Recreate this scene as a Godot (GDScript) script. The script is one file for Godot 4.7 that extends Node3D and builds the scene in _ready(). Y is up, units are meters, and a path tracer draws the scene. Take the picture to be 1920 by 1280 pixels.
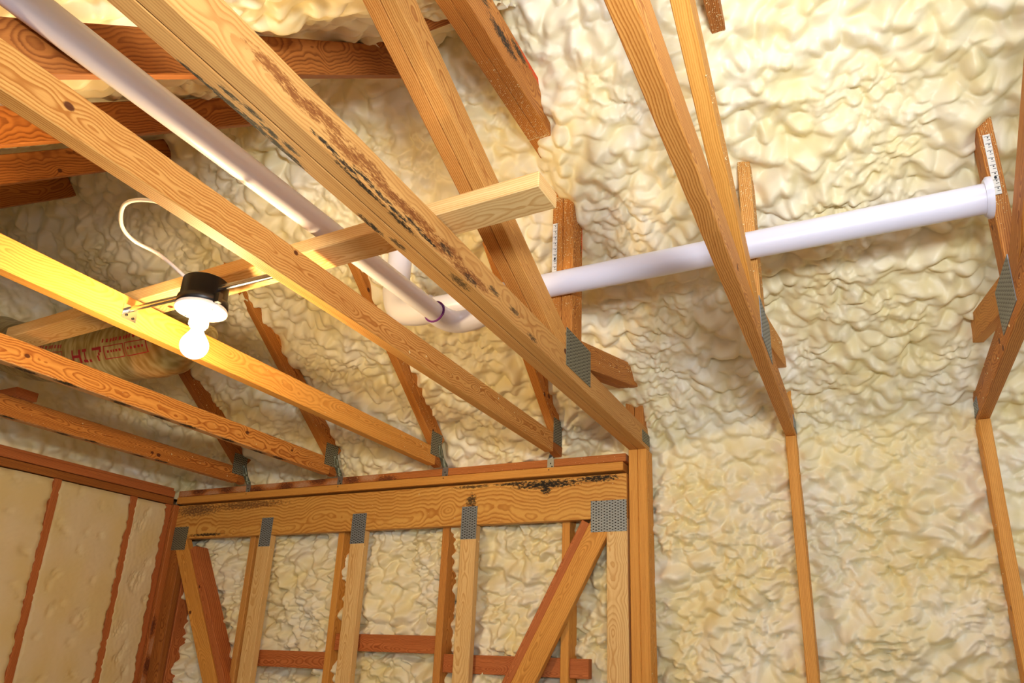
extends Node3D
# An attic under construction: roof trusses, spray foam, plumbing vents and a bare lamp.
# Measured coordinates are (x to the right, y up, d away from the camera); P() turns them into Godot's axes.

const EYE := 1.62
const WORK := 5.0
var CABLE := [Vector3(-1.515, 2.50, -1.152), Vector3(-1.57, 2.562, -1.08), Vector3(-1.6, 2.58, -1.016), Vector3(-1.6, 2.605, -0.976), Vector3(-1.57, 2.642, -0.957), Vector3(-1.48, 2.63, -0.962), Vector3(-1.32, 2.56, -0.98), Vector3(-1.2, 2.522, -1.0)]
var M := {}
var rng := RandomNumberGenerator.new()
var taken := {}

func P(x: float, y: float, d: float) -> Vector3:
	return Vector3(x, y, -d)

func _ready() -> void:
	rng.seed = 7
	# ---------------------------------------------------------------- camera, sky, exposure
	var cam := Camera3D.new()
	cam.name = "camera"
	var f := 1357.147
	var rt := P(0.90744435, 0.03214968, 0.41894051)
	var dn := P(-0.10924737, -0.94472305, 0.30913327)
	var fw := P(-0.40572129, 0.32628938, 0.85377132)
	add_child(cam)
	cam.transform = Transform3D(Basis(rt, -dn, -fw).orthonormalized(), P(0, EYE, 0))
	cam.near = 0.05
	cam.far = 60.0
	cam.projection = Camera3D.PROJECTION_FRUSTUM
	cam.keep_aspect = Camera3D.KEEP_HEIGHT
	cam.size = cam.near * 1280.0 / f
	cam.frustum_offset = Vector2(-28.06, 119.89) / f * cam.near
	cam.current = true

	var env := Environment.new()
	env.background_mode = Environment.BG_SKY
	var sm := ProceduralSkyMaterial.new()
	sm.sky_top_color = Color(0.72, 0.80, 0.92)
	sm.sky_horizon_color = Color(0.90, 0.94, 1.0)
	sm.ground_bottom_color = Color(0.52, 0.52, 0.50)
	sm.ground_horizon_color = Color(0.70, 0.72, 0.74)
	sm.sky_energy_multiplier = 1.5
	sm.ground_energy_multiplier = 1.5
	env.sky = Sky.new()
	env.sky.sky_material = sm
	env.tonemap_mode = Environment.TONE_MAPPER_LINEAR
	env.tonemap_exposure = 1.5
	env.sdfgi_enabled = true
	env.ssao_enabled = true
	env.ssil_enabled = true
	var we := WorldEnvironment.new()
	we.name = "environment"
	we.environment = env
	add_child(we)

	# daylight of the skylight in the near slope of the main roof and of the wide opening behind the camera
	daylight("skylight_daylight", P(1.0, 4.28, -0.66), P(0, -0.798, 0.602), Vector2(1.4, 1.1), 1.9)
	daylight("doorway_daylight", P(-0.6, 1.25, -3.2), Vector3(0, 0, -1), Vector2(2.6, 2.0), 0.3)

	materials()
	structure()
	foam()
	left_wall()
	far_wall_frame()
	joist_trusses()
	attic_trusses()
	loose_boards()
	plumbing()
	lamp()
	duct()
	small_things()
	work_light()

# a panel work light on a stand, right of the camera and out of its view, turned up towards the roof
func work_light() -> void:
	var at := P(0.3, 1.95, -0.3)
	var to := P(-0.1, 0.94, 0.33).normalized()
	var t := thing("work_light", P(0.3, 0, -0.3), "panel work light on a tripod stand beside the viewer", "lamp")
	var b := Basis.looking_at(to, Vector3.UP)
	var xf := Transform3D(b, at)
	var bm := BoxMesh.new()
	bm.size = Vector3(0.5, 0.36, 0.05)
	put("housing", bm, M.black, xf * Transform3D(Basis(), Vector3(0, 0, 0.03)), t)
	var gm := StandardMaterial3D.new()
	gm.emission_enabled = true
	gm.emission = Color(0.95, 0.97, 1.0)
	gm.emission_energy_multiplier = 3.0
	var fm := BoxMesh.new()
	fm.size = Vector3(0.46, 0.32, 0.004)
	put("light_panel", fm, gm, xf * Transform3D(Basis(), Vector3(0, 0, 0.003)), t)
	put("pole", tube_mesh(PackedVector3Array([P(0.3, 0.6, -0.32), P(0.3, 1.9, -0.32)]), PackedFloat32Array([0.014]), 12), M.steel, Transform3D(), t)
	for k in 3:
		var a := TAU * k / 3.0
		put("leg", tube_mesh(PackedVector3Array([P(0.3, 0.75, -0.32), P(0.3 + 0.4 * cos(a), 0.0, -0.32 + 0.4 * sin(a))]), PackedFloat32Array([0.011]), 10), M.steel, Transform3D(), t)
	var l := AreaLight3D.new()
	l.name = "work_light_panel"
	l.area_size = Vector2(0.46, 0.32)
	l.light_energy = WORK
	l.light_color = Color(0.95, 0.975, 1.0)
	l.shadow_enabled = true
	l.set("area_range", 12.0)
	add_child(l)
	l.look_at_from_position(at + to * 0.01, at + to, Vector3.UP)

func daylight(nm: String, at: Vector3, to: Vector3, size: Vector2, e: float) -> void:
	var l := AreaLight3D.new()
	l.name = nm
	l.area_size = size
	l.light_energy = e
	l.light_color = Color(0.93, 0.96, 1.0)
	l.shadow_enabled = true
	l.set("area_range", 12.0)
	add_child(l)
	l.look_at_from_position(at, at + to, Vector3.UP)

# -------------------------------------------------------------------- helpers
func numbered(nm: String) -> String:
	if not taken.has(nm):
		taken[nm] = 0
		return nm
	taken[nm] += 1
	return "%s_%03d" % [nm, taken[nm]]

func tag(o: Node, label: String, category: String, group := "", kind := "") -> void:
	if label: o.set_meta("label", label)
	if category: o.set_meta("category", category)
	if group: o.set_meta("group", group)
	if kind: o.set_meta("kind", kind)

func thing(nm: String, at: Vector3, label: String, category: String, group := "", kind := "") -> Node3D:
	var o := Node3D.new()
	o.name = numbered(nm)
	add_child(o)
	o.position = at
	tag(o, label, category, group, kind)
	return o

# a mesh whose transform is given in world axes, put under parent (or the root)
func put(nm: String, mesh: Mesh, mat: Material, xf: Transform3D, parent: Node3D = null) -> MeshInstance3D:
	var o := MeshInstance3D.new()
	o.mesh = mesh
	o.material_override = mat
	if parent == null:
		o.name = numbered(nm)
		add_child(o)
		o.transform = xf
	else:
		o.name = nm
		parent.add_child(o, true)
		o.transform = parent.global_transform.affine_inverse() * xf
	return o

# bevelled box; u over the wide face from 0 to .6, over the narrow face from .63 to .99, v along the length
func lumber_mesh(w: float, t: float, l: float, off: float, fixed := false) -> ArrayMesh:
	var c: float = minf(0.0022, minf(minf(w, t), l) * 0.12)
	var st := SurfaceTool.new()
	st.begin(Mesh.PRIMITIVE_TRIANGLES)
	var h := Vector3(t / 2, w / 2, l / 2)
	var ax := [Vector3.RIGHT, Vector3.UP, Vector3.BACK]
	var vl := 1.0 / 2.4
	if fixed: vl = 1.0 / l
	for k in 3:
		for s in [-1.0, 1.0]:
			var n: Vector3 = ax[k] * s
			var a: Vector3 = ax[(k + 1) % 3]
			var b: Vector3 = ax[(k + 2) % 3]
			var ha: float = h[(k + 1) % 3] - c
			var hb: float = h[(k + 2) % 3] - c
			var q := []
			for e in [[-1, -1], [1, -1], [1, 1], [-1, 1]]:
				q.append(n * h[k] + a * ha * e[0] + b * hb * e[1])
			quad(st, q, n, k, w, t, l, off, vl)
	# edges
	for k in 3:
		var a: Vector3 = ax[(k + 1) % 3]
		var b: Vector3 = ax[(k + 2) % 3]
		var ha: float = h[(k + 1) % 3]
		var hb: float = h[(k + 2) % 3]
		for sa in [-1.0, 1.0]:
			for sb in [-1.0, 1.0]:
				var e: Vector3 = ax[k] * (h[k] - c)
				var p1: Vector3 = a * sa * ha + b * sb * (hb - c)
				var p2: Vector3 = a * sa * (ha - c) + b * sb * hb
				quad(st, [p1 - e, p1 + e, p2 + e, p2 - e], (a * sa + b * sb).normalized(), 3, w, t, l, off, vl)
	for sx in [-1.0, 1.0]:
		for sy in [-1.0, 1.0]:
			for sz in [-1.0, 1.0]:
				var s := Vector3(sx, sy, sz)
				var p := [s * Vector3(h.x, h.y - c, h.z - c), s * Vector3(h.x - c, h.y, h.z - c), s * Vector3(h.x - c, h.y - c, h.z)]
				if (p[1] - p[0]).cross(p[2] - p[0]).dot(s) > 0: p.reverse()
				for v in p:
					st.set_normal(s.normalized())
					st.set_uv(Vector2(0.8, off))
					st.add_vertex(v)
	return st.commit()

func quad(st: SurfaceTool, q: Array, n: Vector3, k: int, w: float, t: float, l: float, off: float, vl: float) -> void:
	if (q[1] - q[0]).cross(q[2] - q[0]).dot(n) > 0: q.reverse()
	for i in [0, 1, 2, 0, 2, 3]:
		var p: Vector3 = q[i]
		var uv: Vector2
		if k == 0: uv = Vector2(0.01 + 0.59 * (p.y / w + 0.5), (p.z + l / 2) * vl + off)
		elif k == 1 or k == 3: uv = Vector2(0.64 + 0.35 * clampf(p.x / t + 0.5, 0, 1), (p.z + l / 2) * vl + off)
		else: uv = Vector2(0.64 + 0.35 * (p.x / t + 0.5), p.y * 0.25 + off)
		st.set_normal(n)
		st.set_uv(uv)
		st.add_vertex(p)

# a board from a to b; side is the direction of its thickness t, w its width
func board(parent: Node3D, nm: String, a: Vector3, b: Vector3, side: Vector3, w: float, t: float, mat: Material, fixed := false) -> MeshInstance3D:
	var z := (b - a).normalized()
	var x := (side - z * side.dot(z)).normalized()
	var y := z.cross(x)
	var off := 0.0 if fixed else rng.randf()
	return put(nm, lumber_mesh(w, t, a.distance_to(b), off, fixed), mat, Transform3D(Basis(x, y, z), (a + b) / 2), parent)

# a board in a truss plane at x, between two (d, y) points on its centre line
func tb(parent: Node3D, nm: String, x: float, d0: float, y0: float, d1: float, y1: float, w: float, t: float, mat: Material, fixed := false) -> MeshInstance3D:
	return board(parent, nm, P(x, y0, d0), P(x, y1, d1), Vector3.RIGHT, w, t, mat, fixed)

func box_mesh(x0: float, x1: float, y0: float, y1: float, d0: float, d1: float) -> Array:
	var bm := BoxMesh.new()
	bm.size = Vector3(x1 - x0, y1 - y0, d1 - d0)
	return [bm, Transform3D(Basis(), P((x0 + x1) / 2, (y0 + y1) / 2, (d0 + d1) / 2))]

func slab(parent: Node3D, nm: String, x0: float, x1: float, y0: float, y1: float, d0: float, d1: float, mat: Material) -> MeshInstance3D:
	var a := box_mesh(x0, x1, y0, y1, d0, d1)
	return put(nm, a[0], mat, a[1], parent)

# a tube along points with radius r (or radii), closed ends
func tube_mesh(pts: PackedVector3Array, radii: PackedFloat32Array, sides := 28, caps := true) -> ArrayMesh:
	var st := SurfaceTool.new()
	st.begin(Mesh.PRIMITIVE_TRIANGLES)
	st.set_smooth_group(0)
	var n := pts.size()
	var ref := Vector3.UP
	if absf((pts[1] - pts[0]).normalized().dot(ref)) > 0.9: ref = Vector3.RIGHT
	var len := 0.0
	for i in n:
		var tan := (pts[mini(i + 1, n - 1)] - pts[maxi(i - 1, 0)]).normalized()
		var u := (ref - tan * ref.dot(tan)).normalized()
		ref = u
		var v := tan.cross(u)
		if i > 0: len += pts[i].distance_to(pts[i - 1])
		for k in sides + 1:
			var a := TAU * k / sides
			var nn := u * cos(a) + v * sin(a)
			st.set_normal(nn)
			st.set_uv(Vector2(float(k) / sides, len))
			st.add_vertex(pts[i] + nn * radii[mini(i, radii.size() - 1)])
	for i in n - 1:
		for k in sides:
			var a := i * (sides + 1) + k
			var b := a + sides + 1
			for id in [a, b, a + 1, a + 1, b, b + 1]: st.add_index(id)
	if caps:
		for e in [0, n - 1]:
			var c: int = n * (sides + 1) + (0 if e == 0 else sides + 2)
			var nn := (pts[0] - pts[1]).normalized() if e == 0 else (pts[n - 1] - pts[n - 2]).normalized()
			st.set_normal(nn)
			st.set_uv(Vector2(0.5, 0))
			st.add_vertex(pts[e])
			for k in sides + 1:
				st.set_normal(nn)
				st.set_uv(Vector2(float(k) / sides, 0))
				var src: int = e * (sides + 1) + k
				st.add_vertex(ring_point(pts, radii, sides, e, k))
			for k in sides:
				if e == 0:
					for id in [c, c + 1 + k, c + 2 + k]: st.add_index(id)
				else:
					for id in [c, c + 2 + k, c + 1 + k]: st.add_index(id)
	return st.commit()

func ring_point(pts: PackedVector3Array, radii: PackedFloat32Array, sides: int, e: int, k: int) -> Vector3:
	var n := pts.size()
	var ref := Vector3.UP
	if absf((pts[1] - pts[0]).normalized().dot(ref)) > 0.9: ref = Vector3.RIGHT
	var out := Vector3.ZERO
	for i in n:
		var tan := (pts[mini(i + 1, n - 1)] - pts[maxi(i - 1, 0)]).normalized()
		var u := (ref - tan * ref.dot(tan)).normalized()
		ref = u
		if i == e:
			var a := TAU * k / sides
			out = pts[i] + (u * cos(a) + tan.cross(u) * sin(a)) * radii[mini(i, radii.size() - 1)]
			break
	return out

func curve(ctrl: Array, steps := 8) -> PackedVector3Array:
	var out := PackedVector3Array()
	for i in ctrl.size() - 1:
		var p0: Vector3 = ctrl[maxi(i - 1, 0)]
		var p1: Vector3 = ctrl[i]
		var p2: Vector3 = ctrl[i + 1]
		var p3: Vector3 = ctrl[mini(i + 2, ctrl.size() - 1)]
		for s in steps:
			out.append(p1.cubic_interpolate(p2, p0, p3, float(s) / steps))
	out.append(ctrl[-1])
	return out

# lathe about the y axis: profile of (radius, y), outside to the right
func lathe(profile: Array, sides := 40) -> ArrayMesh:
	var st := SurfaceTool.new()
	st.begin(Mesh.PRIMITIVE_TRIANGLES)
	for i in profile.size() - 1:
		var a: Vector2 = profile[i]
		var b: Vector2 = profile[i + 1]
		for k in sides:
			var t0 := TAU * k / sides
			var t1 := TAU * (k + 1) / sides
			var q := [Vector3(a.x * cos(t0), a.y, a.x * sin(t0)), Vector3(a.x * cos(t1), a.y, a.x * sin(t1)), Vector3(b.x * cos(t1), b.y, b.x * sin(t1)), Vector3(b.x * cos(t0), b.y, b.x * sin(t0))]
			for id in [0, 1, 2, 0, 2, 3]:
				st.set_smooth_group(0)
				st.add_vertex(q[id])
	st.index()
	st.generate_normals()
	return st.commit()

# -------------------------------------------------------------------- materials
func plain(c: Color, rough: float, metal := 0.0) -> StandardMaterial3D:
	var m := StandardMaterial3D.new()
	m.albedo_color = c
	m.roughness = rough
	m.metallic = metal
	return m

func hash1(n: float) -> float:
	return fposmod(sin(n * 127.1) * 43758.5453, 1.0)

# pine: rings cut by the wide face (left part) and by the edge (right part); stains are [u, v, ru, rv, strength, colour]
func wood(seed_: int, early: Color, late: Color, stains := [], knots := 2, contrast := 1.0, h := 1024) -> StandardMaterial3D:
	var w := 160
	var n := FastNoiseLite.new()
	n.seed = seed_
	n.frequency = 1.0
	n.noise_type = FastNoiseLite.TYPE_SIMPLEX
	var r := RandomNumberGenerator.new()
	r.seed = seed_ * 31 + 5
	var data := PackedByteArray()
	data.resize(w * h * 3)
	var hd := PackedByteArray()
	hd.resize(w * h)
	var cx := r.randf_range(0.25, 0.75)
	var d0 := r.randf_range(0.12, 0.3)
	var sp := r.randf_range(0.06, 0.095)
	var kn := []
	for i in knots: kn.append([r.randf_range(0.1, 0.9), r.randf_range(0.05, 0.95), r.randf_range(0.05, 0.1)])
	for j in h:
		var v := float(j) / h
		var ang := v * TAU
		var ca := cos(ang)
		var sa := sin(ang)
		var drift := n.get_noise_2d(ca * 0.45, sa * 0.45) * 0.4
		var dep := d0 + n.get_noise_2d(ca * 0.6 + 20.0, sa * 0.6) * 0.45
		var edge_drift := n.get_noise_2d(ca * 0.6 + 50.0, sa * 0.6) * 0.5
		for i in w:
			var u := float(i) / w
			var ring: float
			var knot := 0.0
			var wob := n.get_noise_2d(u * 3.0, v * 3.0) * 0.7 + 0.1 * n.get_noise_2d(u * 16.0, v * 16.0)
			if u < 0.62:
				var x := u / 0.6
				var xx := x - cx - drift
				var rr := sqrt(xx * xx + dep * dep)
				for k in kn:
					var kx: float = (x - k[0])
					var ky: float = (v - k[1]) * 27.0
					var kd: float = sqrt(kx * kx + ky * ky * 0.7)
					var kr: float = k[2]
					rr += 0.16 * exp(-kd * kd / (kr * kr * 9.0))
					if kd < kr * 1.25: knot = maxf(knot, clampf((kr * 1.25 - kd) / (kr * 0.3), 0, 1))
				ring = rr / sp + wob * 0.45
			else:
				ring = (u - 0.62) / 0.38 * 8.0 + edge_drift * 4.0 + wob * 0.4
			var t := ring - floorf(ring)
			var late_t := smoothstep(0.35, 0.9, t) * (1.0 - smoothstep(0.94, 1.0, t))
			var amp := 0.55 + 0.45 * hash1(floorf(ring) + seed_)
			var fib := n.get_noise_2d(u * 150.0 + 9.0, v * 60.0) * 0.12 + n.get_noise_2d(u * 5.0, v * 3.0 + 70.0) * 0.22
			var c := early.lerp(late, clampf(late_t * amp * contrast * 0.98 + fib + 0.12, 0, 1))
			if knot > 0.0: c = c.lerp(Color(0.30, 0.13, 0.045), knot * 0.85)
			for s in stains:
				var su: float = (u - s[0]) / s[2]
				var sv: float = (v - s[1]) / s[3]
				var dd := su * su + sv * sv
				if dd < 4.0:
					var nz := n.get_noise_2d(u * 26.0 + 5.0, v * 110.0) * 0.7 + n.get_noise_2d(u * 80.0, v * 330.0 + 3.0) * 0.5
					var al: float = clampf((1.15 - dd * 0.55 + nz * 1.2 - 0.35) * 1.5, 0, 1) * s[4]
					if al > 0.0: c = c.lerp(s[5], al)
			var o := (j * w + i) * 3
			data[o] = int(clampf(c.r, 0, 1) * 255.0)
			data[o + 1] = int(clampf(c.g, 0, 1) * 255.0)
			data[o + 2] = int(clampf(c.b, 0, 1) * 255.0)
	var m := StandardMaterial3D.new()
	m.albedo_texture = ImageTexture.create_from_image(Image.create_from_data(w, h, false, Image.FORMAT_RGB8, data))
	m.roughness = 0.62
	m.metallic_specular = 0.4
	return m

func materials() -> void:
	var BK := Color(0.055, 0.045, 0.04)
	var BR := Color(0.46, 0.24, 0.08)
	M.pine = wood(1, Color(0.88, 0.66, 0.36), Color(0.70, 0.44, 0.18))
	M.pine2 = wood(2, Color(0.86, 0.61, 0.31), Color(0.66, 0.39, 0.14), [], 3)
	M.pine3 = wood(3, Color(0.82, 0.56, 0.26), Color(0.60, 0.33, 0.11), [], 3)
	M.pale = wood(4, Color(0.93, 0.79, 0.54), Color(0.82, 0.61, 0.35), [], 1, 0.9)
	M.gold = wood(5, Color(0.90, 0.65, 0.31), Color(0.76, 0.49, 0.19), [], 1, 0.9)
	M.red = wood(6, Color(0.80, 0.48, 0.26), Color(0.62, 0.32, 0.14), [], 1)
	M.brown = wood(8, Color(0.72, 0.45, 0.20), Color(0.50, 0.27, 0.09), [], 2)
	# chords that carry black mould, brown water marks or the saw mill's black smears
	var st := []
	for k in 12: st.append([0.24 + 0.22 * k / 11.0 + 0.07 * sin(k * 2.6), 0.325 + k * 0.019, 0.075, 0.016, 0.75, BR])
	for k in 7: st.append([0.52 + 0.04 * sin(k * 2.1), 0.365 + k * 0.017, 0.028, 0.010, 0.9, BK])
	for k in 5: st.append([0.40 + 0.12 * sin(k * 1.9), 0.49 + k * 0.036, 0.05, 0.008, 0.55, BK])
	st.append([0.95, 0.40, 0.03, 0.022, 0.9, BK])
	st.append([0.93, 0.44, 0.04, 0.012, 0.9, BK])
	st.append([0.82, 0.52, 0.08, 0.012, 0.55, BK])
	M.mould = wood(9, Color(0.83, 0.63, 0.36), Color(0.69, 0.46, 0.22), st, 1, 0.75, 2048)
	st = []
	for k in 9: st.append([0.66 + 0.012 * k * (1.0 - k / 11.0), 0.297 + k * 0.0085, 0.035 + 0.006 * k * (1.0 - k / 10.0), 0.008, 1.0, BK])
	for k in 4: st.append([0.84 + 0.04 * sin(k * 2.0), 0.315 + k * 0.014, 0.035, 0.006, 0.9, BK])
	st.append([0.7, 0.435, 0.05, 0.012, 0.85, BK])
	st.append([0.8, 0.46, 0.05, 0.008, 0.6, BK])
	M.mould2 = wood(19, Color(0.84, 0.63, 0.36), Color(0.69, 0.46, 0.22), st, 1, 0.75, 2048)
	st = [[0.82, 0.5, 0.2, 0.5, 0.55, Color(0.86, 0.74, 0.62)]]
	for k in 11: st.append([0.82 + 0.08 * sin(k * 1.9), 0.22 + k * 0.066 + 0.012 * sin(k * 4.3), 0.11, 0.014, 1.0, BK])
	M.smear = wood(10, Color(0.86, 0.60, 0.29), Color(0.63, 0.35, 0.12), st, 3)
	st = [[0.82, 0.5, 0.2, 0.5, 0.5, Color(0.84, 0.72, 0.60)]]
	for k in 10: st.append([0.86 + 0.06 * sin(k * 2.9), 0.2 + k * 0.07 + 0.014 * sin(k * 3.3), 0.1, 0.012, 1.0, BK])
	M.smear2 = wood(11, Color(0.80, 0.52, 0.23), Color(0.56, 0.30, 0.09), st, 3)
	st = [[0.52, 0.86, 0.05, 0.05, 0.95, BK], [0.45, 0.86, 0.06, 0.008, 0.9, BK], [0.55, 0.95, 0.04, 0.03, 0.9, BK], [0.56, 0.8, 0.02, 0.03, 0.8, BK], [0.56, 0.72, 0.02, 0.03, 0.6, BK],
		[0.35, 0.72, 0.09, 0.008, 0.7, BK], [0.5, 0.06, 0.09, 0.05, 0.7, Color(0.35, 0.24, 0.17)], [0.53, 0.2, 0.06, 0.08, 0.6, Color(0.32, 0.2, 0.12)], [0.06, 0.1, 0.02, 0.04, 0.8, BK]]
	M.header = wood(12, Color(0.88, 0.67, 0.34), Color(0.73, 0.47, 0.19), st, 0, 0.95)
	st = []
	for k in 14: st.append([0.8 + 0.14 * sin(k * 2.3), 0.02 + k * 0.04, 0.2, 0.02, 0.8, Color(0.33, 0.16, 0.09) if k % 2 else Color(0.78, 0.62, 0.5)])
	M.weathered = wood(13, Color(0.80, 0.50, 0.25), Color(0.62, 0.33, 0.13), st, 1)
	var OR := Color(0.92, 0.25, 0.08)
	M.mark_upright = wood(14, Color(0.82, 0.56, 0.26), Color(0.60, 0.33, 0.11), [[0.58, 0.655, 0.05, 0.07, 0.95, OR], [0.5, 0.6, 0.03, 0.03, 0.6, BK]], 2)
	M.mark_collar = wood(20, Color(0.82, 0.56, 0.26), Color(0.60, 0.33, 0.11), [[0.02, 0.905, 0.07, 0.045, 0.9, OR], [0.3, 0.82, 0.07, 0.03, 0.9, BK], [0.12, 0.86, 0.05, 0.02, 0.8, BK], [0.2, 0.76, 0.06, 0.02, 0.7, BK]], 2)

	# spray foam
	var fm := StandardMaterial3D.new()
	fm.vertex_color_use_as_albedo = true
	fm.roughness = 0.42
	fm.metallic_specular = 0.45
	M.foam = fm
	var cm := plain(Color(0.90, 0.82, 0.60), 0.6)
	M.crumb = cm

	# galvanised connector plates with punched slots
	M.plate = plate_material(Color(0.52, 0.55, 0.57), 0.5)
	M.plate_dull = plate_material(Color(0.50, 0.50, 0.42), 0.55)
	M.zinc = plain(Color(0.66, 0.70, 0.72), 0.35, 0.85)
	M.zinc_dull = plain(Color(0.45, 0.46, 0.38), 0.5, 0.6)
	M.steel = plain(Color(0.72, 0.73, 0.75), 0.22, 1.0)

	var pv := plain(Color(0.90, 0.90, 0.96), 0.3)
	pv.clearcoat_enabled = true
	pv.clearcoat = 0.3
	pv.clearcoat_roughness = 0.2
	M.pvc = pv
	M.primer = plain(Color(0.36, 0.10, 0.42), 0.5)
	M.black = plain(Color(0.035, 0.03, 0.03), 0.4)
	M.porcelain = plain(Color(0.93, 0.93, 0.93), 0.25)
	M.cable = plain(Color(0.92, 0.90, 0.88), 0.45)
	M.concrete = plain(Color(0.55, 0.53, 0.50), 0.85)
	M.drywall = plain(Color(0.86, 0.84, 0.80), 0.9)
	M.osb = plain(Color(0.66, 0.50, 0.32), 0.85)
	M.frame_white = plain(Color(0.9, 0.9, 0.9), 0.4)

func plate_material(c: Color, rough: float) -> StandardMaterial3D:
	# 128 px = 32 mm: columns of staggered slots 4 mm x 8 mm
	var im := Image.create(128, 128, false, Image.FORMAT_RGB8)
	im.fill(c)
	var hm := Image.create(128, 128, false, Image.FORMAT_RGB8)
	hm.fill(Color(0.6, 0.6, 0.6))
	for k in 4:
		for j in 4:
			var x := k * 32 + 8
			var y := j * 32 + (8 if k % 2 == 0 else 20)
			for q in 19:
				var yy := (y + q) % 128
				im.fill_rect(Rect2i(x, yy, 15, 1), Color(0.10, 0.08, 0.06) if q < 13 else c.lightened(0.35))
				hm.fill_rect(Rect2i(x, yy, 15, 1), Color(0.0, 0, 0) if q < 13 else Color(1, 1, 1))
	var m := StandardMaterial3D.new()
	m.albedo_texture = ImageTexture.create_from_image(im)
	m.heightmap_enabled = true
	m.heightmap_texture = ImageTexture.create_from_image(hm)
	m.heightmap_scale = 0.12
	m.roughness = rough
	m.metallic = 0.4
	m.uv1_triplanar = true
	m.uv1_scale = Vector3(21, 21, 21)
	return m

# -------------------------------------------------------------------- setting
func structure() -> void:
	var o := slab(null, "floor", -3.9, 2.7, -0.2, 0.0, -3.6, 3.3, M.concrete)
	tag(o, "bare grey concrete slab under the framing", "floor", "", "structure")
	# outer walls of the building; the right one has a window, the near one a wide opening
	var wr := thing("wall_right", P(2.4, 0, 0), "white plasterboard wall on the right side of the room", "wall", "", "structure")
	slab(wr, "panel", 2.38, 2.52, 0, 5.1, -3.4, 3.2, M.drywall)
	var wn := thing("wall_near", P(0, 0, -3.3), "white plasterboard wall with a wide opening behind the viewer", "wall", "", "structure")
	slab(wn, "panel", -3.8, -1.9, 0, 2.6, -3.4, -3.25, M.drywall)
	slab(wn, "panel", 0.7, 2.5, 0, 2.6, -3.4, -3.25, M.drywall)
	slab(wn, "panel", -1.9, 0.7, 2.25, 2.6, -3.4, -3.25, M.drywall)
	slab(wn, "panel", -1.9, 0.7, 0.0, 0.2, -3.4, -3.25, M.drywall)
	var wf := slab(null, "wall_sheathing", -3.9, 2.6, 0, 2.6, 3.12, 3.2, M.osb)
	tag(wf, "wood sheathing behind the foam of the far wall", "wall", "", "structure")
	var wl := slab(null, "wall_left_sheathing", -3.8, -3.7, 0, 4.0, -3.4, 3.2, M.osb)
	tag(wl, "wood sheathing behind the foam of the left wall", "wall", "", "structure")
	# roof decks above the foam
	var deck := thing("roof_deck", P(0, 2.5, 3), "wood roof decking above the foam", "roof", "", "structure")
	board(deck, "panel", P(-0.65, 2.52, 3.18), P(-0.65, 5.0, 0.19), P(0, 0.77, 0.638), 6.6, 0.03, M.osb)
	board(deck, "panel", P(-2.3, 2.45, 0.02), P(-2.3, 4.0, 1.8), P(0, 0.753, -0.658), 3.0, 0.03, M.osb)
	# near slope of the main roof, built round a skylight 1.4 m wide
	var e0 := P(0, 5.0, 0.21)
	var dir := P(0, -0.602, -0.798)
	var up := P(0, 0.798, -0.602)
	for q in [[-0.95, 0.3, 0.0, 4.65], [1.7, 2.5, 0.0, 4.65], [0.3, 1.7, 0.0, 0.55], [0.3, 1.7, 1.65, 4.65]]:
		board(deck, "panel", e0 + Vector3((q[0] + q[1]) / 2, 0, 0) + dir * q[2], e0 + Vector3((q[0] + q[1]) / 2, 0, 0) + dir * q[3], up, q[1] - q[0], 0.03, M.osb)
	var cl := slab(null, "ceiling", -3.75, -0.9, 2.56, 2.62, -3.35, 0.12, M.drywall)
	tag(cl, "flat white ceiling over the near part of the room", "ceiling", "", "structure")
	var gw := put("wall_gable", prism(PackedVector2Array([Vector2(-3.4, 2.62), Vector2(0.36, 2.62), Vector2(0.75, 2.90), Vector2(1.5, 3.56), Vector2(0.3, 4.85), Vector2(-3.4, 2.7)]), -0.92, -0.87), M.osb, Transform3D())
	tag(gw, "sheathed wall between the two roofs above the flat ceiling", "wall", "", "structure")

# a (d, y) outline given a thickness along x
func prism(pts: PackedVector2Array, x0: float, x1: float) -> ArrayMesh:
	var st := SurfaceTool.new()
	st.begin(Mesh.PRIMITIVE_TRIANGLES)
	var tri := Geometry2D.triangulate_polygon(pts)
	for x in [x0, x1]:
		var n := Vector3.LEFT if x == x0 else Vector3.RIGHT
		for i in range(0, tri.size(), 3):
			var q := [P(x, pts[tri[i]].y, pts[tri[i]].x), P(x, pts[tri[i + 1]].y, pts[tri[i + 1]].x), P(x, pts[tri[i + 2]].y, pts[tri[i + 2]].x)]
			if (q[1] - q[0]).cross(q[2] - q[0]).dot(n) > 0: q.reverse()
			for v in q:
				st.set_normal(n)
				st.add_vertex(v)
	var mid := Vector2.ZERO
	for p in pts: mid += p / pts.size()
	for i in pts.size():
		var a := pts[i]
		var b := pts[(i + 1) % pts.size()]
		var e := (b - a).orthogonal().normalized()
		if e.dot((a + b) / 2 - mid) < 0: e = -e
		var n := P(0, e.y, e.x)
		var q := [P(x0, a.y, a.x), P(x1, a.y, a.x), P(x1, b.y, b.x), P(x0, b.y, b.x)]
		if (q[1] - q[0]).cross(q[2] - q[0]).dot(n) > 0: q.reverse()
		for id in [0, 1, 2, 0, 2, 3]:
			st.set_normal(n)
			st.add_vertex(q[id])
	return st.commit()

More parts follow.
